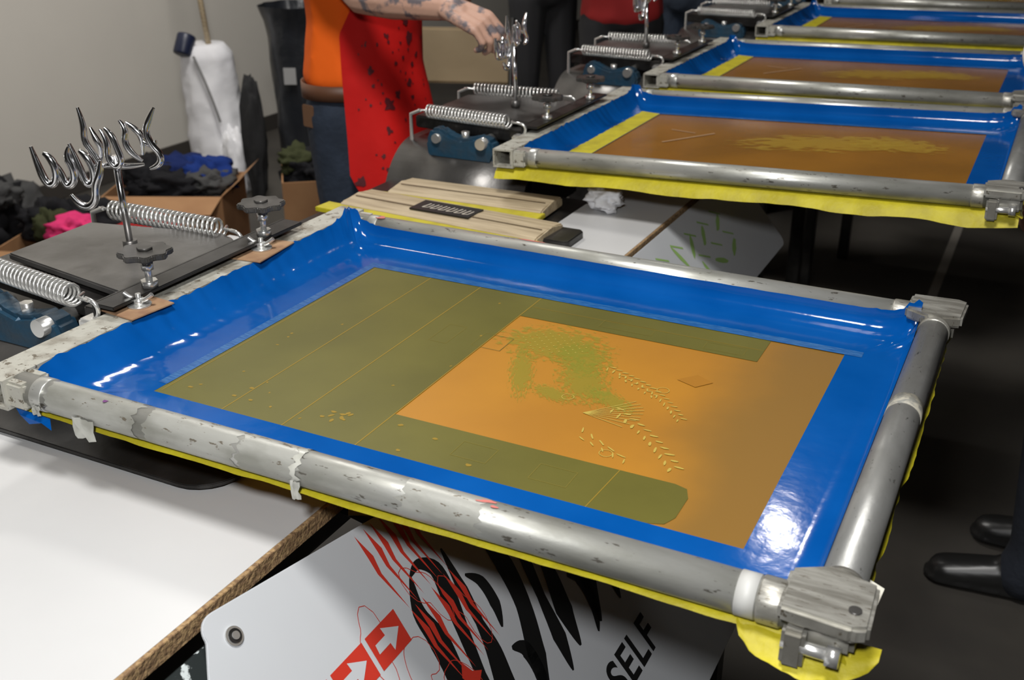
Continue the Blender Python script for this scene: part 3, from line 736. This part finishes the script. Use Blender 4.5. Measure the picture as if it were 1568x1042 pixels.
def person(name,loc,head,shirt,pants,shoes,armR,armL,sleeve='short',skinR=None,apron=False,handR=None,handL=None,stride=0,hairm=None,hem=.99):
    """local frame: faces +X, right side is -Y. arm: (elbow,wrist) local"""
    e=group(name,loc,(0,0,R(head)))
    S=[((0,0,.93),(.125,.170,.09),(0,0,1.02),(.112,.150,.05))]
    ft=[]
    for s in(-1,1):
        st=stride*s
        S+=[((0,s*.085,.90),.098,(.02+st*.5,s*.095,.50),.066),((.02+st*.5,s*.095,.50),.066,(-.02+st,s*.10,.10),.056),((-.02+st,s*.10,.12),.060,(-.01+st,s*.10,.06),.066)]
        ft.append((st,s*.10))
    body('trousers',S,pants,e,.012,4)
    for st,y in ft:
        body('shoe',[((-.05+st,y,.045),(.040,.038,.042),(.02+st,y,.055),(.045,.04,.05)),((.02+st,y,.045),(.05,.042,.045),(.15+st,y*1.1,.032),(.045,.045,.030)),((-.06+st,y,.016),(.035,.036,.014),(.16+st,y*1.1,.016),(.045,.048,.014))],shoes,e,.006,3)
    S=[((0,0,hem),(.130,.180,.06),(0,0,1.14),(.115,.155,.10)),((0,0,1.14),(.115,.155,.10),(0,0,1.30),(.118,.170,.12)),((0,-.12,1.38),(.07,.07,.06),(0,.12,1.38),(.07,.07,.06)),((0,0,1.30),(.11,.15,.12),(0,0,1.43),(.07,.08,.04))]
    for s,(el,wr) in((-1,armR),(1,armL)):
        sh=(0,s*.185,1.39);el=Vector(el);wr=Vector(wr)
        if sleeve=='short':
            m_=Vector(sh).lerp(el,.6);S.append((sh,.066,tuple(m_),.058))
        else:
            S.append((sh,.066,tuple(el),.052));S.append((tuple(el),.052,tuple(wr.lerp(el,.08)),.040))
    body('shirt',S,shirt,e,.012,5)
    for s,(el,wr),hd in((-1,armR,handR),(1,armL,handL)):
        sh=Vector((0,s*.185,1.39));el=Vector(el);wr=Vector(wr)
        T=[]
        if sleeve=='short': T=[(tuple(sh.lerp(el,.4)),.046,tuple(el),.040)]
        mid=el.lerp(wr,.35)
        T+=[(tuple(el),.040,tuple(mid),.042),(tuple(mid),.042,tuple(wr),.026)]
        d=(wr-el).normalized()
        if hd: T+=hand_segs(wr,*hd)
        else: T+=hand_segs(wr,d,(1,0,.2) if abs(d.z)>.7 else (0,0,1),-s if abs(d.z)<.7 else 1,(15,25,20))
        o=body('arm_and_hand',T,skin,e,.0035,3)
        if s==-1 and skinR:
            o.data.materials.clear();o.data.materials.append(skinR)
    hz=1.62
    body('head',[((0,0,1.42),.055,(.01,0,1.53),.052),((.0,0,hz+.03),(.095,.076,.085),(.015,0,hz+.01),(.085,.072,.09)),((.03,0,hz-.03),(.06,.055,.06),(.06,0,hz-.085),(.028,.03,.022)),
       ((.095,0,hz+.02),(.008,.008,.008),(.112,0,hz-.02),(.012,.014,.010)),((.092,-.02,hz+.036),(.010,.022,.007),(.092,.02,hz+.036),(.010,.022,.007)),
       ((-.005,-.078,hz+.015),(.016,.007,.028),(-.008,-.083,hz),(.010,.006,.018)),((-.005,.078,hz+.015),(.016,.007,.028),(-.008,.083,hz),(.010,.006,.018))],skin,e,.005,3)
    eyem=mat('eye_white',(.7,.7,.68),.2);irm=mat('iris',(.05,.03,.02),.2);lip=mat('lips',(.45,.15,.12),.5)
    for s in(-1,1):
        crumple('eye',(.082,s*.031,hz+.020),(.011,.014,.010),eyem,e,0,0,3)
        crumple('iris',(.0915,s*.031,hz+.020),(.003,.005,.005),irm,e,0,0,2)
        tube('eyebrow',[(.093,s*.016,hz+.042),(.096,s*.03,hz+.048),(.086,s*.046,hz+.043)],.003,hairm or hair,e,bez=True)
    tube('mouth',[(.082,-.022,hz-.056),(.094,0,hz-.054),(.082,.022,hz-.056)],.0045,lip,e,bez=True)
    body('hair',[((-.015,0,hz+.045),(.098,.084,.082),(.02,0,hz+.075),(.075,.07,.055)),((-.05,0,hz+.02),(.06,.076,.08),(-.05,0,hz-.03),(.05,.06,.05))],hairm or hair,e,.006,3)
    if apron:
        def surf(a,zz,off=0):
            flare=max(0,1.02-zz);rx=.150+flare*.16;ry=.190+flare*.10
            fold=.012*math.sin(a*6+zz*4)*min(1,max(0,1.05-zz)*4)+.007*noise.noise(Vector((a*2.4,zz*6,1)))
            return ((rx+fold+off)*math.cos(a)+.02*flare,(ry+fold+off)*math.sin(a),zz)
        V=[];F=[];nu=48;nv=56;aL,aR=R(-52),R(88)
        for j in range(nv+1):
            t=j/nv;z=1.36-t*.73
            k=min(1,max(0,(1.22-z)/.10))
            l0=R(-34)*(1-k)+aL*k;r0=R(40)*(1-k)+aR*k
            for i in range(nu+1):
                s=i/nu*2-1;a=l0+(r0-l0)*i/nu
                zz=z+(abs(s)**5)*.13*max(0,(t-.75)/.25)
                V.append(surf(a,zz))
        for j in range(nv):
            for i in range(nu):
                a=j*(nu+1)+i;F.append([a,a+1,a+nu+2,a+nu+1])
        mk('red_apron',V,F,redapron,e,True)
        rnd=random.Random(19);V2=[];F2=[]
        for k in range(80):
            a0=rnd.gauss(-.1,.48);z0=min(1.3,max(.74,rnd.gauss(.98,.13)));rr=.002+.0115*rnd.random()**3.5
            if not(-.8<a0<1.3): continue
            b=len(V2);n=12
            V2.append(surf(a0,z0,.003))
            for i in range(n):
                t=2*math.pi*i/n;q=rr*(1+rnd.uniform(-.45,.45));V2.append(surf(a0+q*math.cos(t)/.17,z0+q*1.3*math.sin(t),.003))
            for i in range(n): F2.append([b,b+1+i,b+1+(i+1)%n])
        mk('apron_ink_stain',V2,F2,mat('dried_ink',(.10,.006,.010),.6),e)
        V=[];F=[]
        for i in range(41):
            a=2*math.pi*i/40
            for z_ in(.945,.985): V.append((.134*math.cos(a),.178*math.sin(a),z_))
        for i in range(40): F.append([2*i,2*i+2,2*i+3,2*i+1])
        o=mk('leather_belt',V,F,mat('brown_leather',(.12,.05,.025),.5),e,True);s_=o.modifiers.new('s','SOLIDIFY');s_.thickness=.004;s_.offset=1
        prism('hip_patch',rrect(-.022,-.03,.022,.03,.006),0,.004,mat('brown_leather2',(.16,.08,.04),.6),e,.001,Matrix.Translation((-.02,-.176,.90))@Matrix.Rotation(R(90),4,'X'))
    return e
def loc2(loc,head,p):
    M=Matrix.Translation(loc)@Matrix.Rotation(R(head),4,'Z');return M.inverted()@Vector(p)
def vec2(head,v): return Matrix.Rotation(-R(head),3,'Z')@Vector(v)
A0=(-1.185,1.462,0);Ah=-14
person('man_in_red_apron',A0,Ah,orange,denim,mat('dark_shoe',(.02,.018,.016),.5),
   (loc2(A0,Ah,(-.985,1.19,1.230)),loc2(A0,Ah,(-.712,1.150,1.222))),
   ((.12,.26,1.17),(.28,.14,1.33)),'short',skintat,True,
   handR=(tuple(vec2(Ah,(.90,-.06,-.30))),tuple(vec2(Ah,(.35,-.45,.82))),1,(38,45,30),2,30))
B0=(.70,1.37,0);Bh=180
person('standing_helper',B0,Bh,mat('white_shirt',(.7,.7,.7),.8,bump=.3,bscale=12),denim2,mat('black_shoe',(.012,.012,.012),.35),
   ((.05,-.30,1.12),(.15,-.28,.90)),((.19,.19,1.21),(.09,.33,1.36)),'long',None,False,stride=.04)
up_arms=(((.08,-.25,1.17),(.24,-.12,1.30)),((.08,.25,1.17),(.24,.12,1.30)))
person('visitor_in_red_shirt',(-1.15,3.34,0),-60,mat('dark_red_shirt',(.30,.012,.012),.85),mat('black_trousers',(.012,.012,.014),.9),MATS['black_shoe'],*up_arms,'short',hem=.93)
person('visitor_in_black',(-1.80,3.95,0),-40,mat('black_shirt',(.012,.012,.013),.85),MATS['black_trousers'],MATS['black_shoe'],*up_arms,'short')
person('visitor_in_grey',(-1.08,4.02,0),-100,mat('grey_shirt',(.05,.05,.055),.85),denim,MATS['black_shoe'],*up_arms,'short')
def chair(loc,rz):
    e=group('folding_chair',loc,(0,0,R(rz)))
    tan=mat('tan_canvas',(.30,.23,.14),.8,bump=.2,bscale=10)
    box('seat',(-.2,-.2,.44),(.2,.2,.465),tan,e,.01)
    box('backrest',(-.2,.19,.62),(.2,.215,.86),tan,e,.01)
    for s in(-1,1):
        tube('leg_rear',[(s*.21,-.2,0),(s*.21,.05,.45),(s*.21,.21,.9)],.011,black,e)
        tube('leg_front',[(s*.19,.22,0),(s*.19,-.18,.44)],.011,black,e)
chair((-1.74,2.98,0),20)

# ------------------------------------------------------------ lights
def area(name,loc,target,size,energy,col=(1,1,1)):
    l=bpy.data.lights.new(name,'AREA');l.shape='DISK';l.size=size;l.energy=energy;l.color=col
    o=bpy.data.objects.new(name,l);link(o);o.location=loc
    o.rotation_euler=(Vector(target)-Vector(loc)).to_track_quat('-Z','Y').to_euler();return o
area('bounce_flash_light',(.15,-.75,3.4),(-.4,.9,.8),.6,67,(1,.98,.95))
area('ceiling_lamp',(-.26,3.3,3.3),(0,.8,1),.08,3,(1,.97,.92))
area('wall_fill_light',(-2.0,2.0,3.75),(-3.2,2.6,.6),.8,88,(1,.97,.92))  # added unseen fill that brightens the left wall and background
area('camera_flash_light',(.45,-1.15,1.80),(-1.4,2.2,.8),.12,17,(1,1,1))
w=bpy.data.worlds.new('w');scn.world=w;w.use_nodes=True
w.node_tree.nodes['Background'].inputs[0].default_value=(.9,.95,1,1)
w.node_tree.nodes['Background'].inputs[1].default_value=.03

# ------------------------------------------------------------ camera
cam=bpy.data.cameras.new('camera');cam.sensor_width=36;cam.lens=37.81
cam.dof.use_dof=True;cam.dof.focus_distance=1.25;cam.dof.aperture_fstop=9
co=bpy.data.objects.new('camera',cam);link(co)
co.location=(.530,-1.0315,1.535)
co.rotation_euler=(R(90-24.22),0,R(26.65))
scn.camera=co
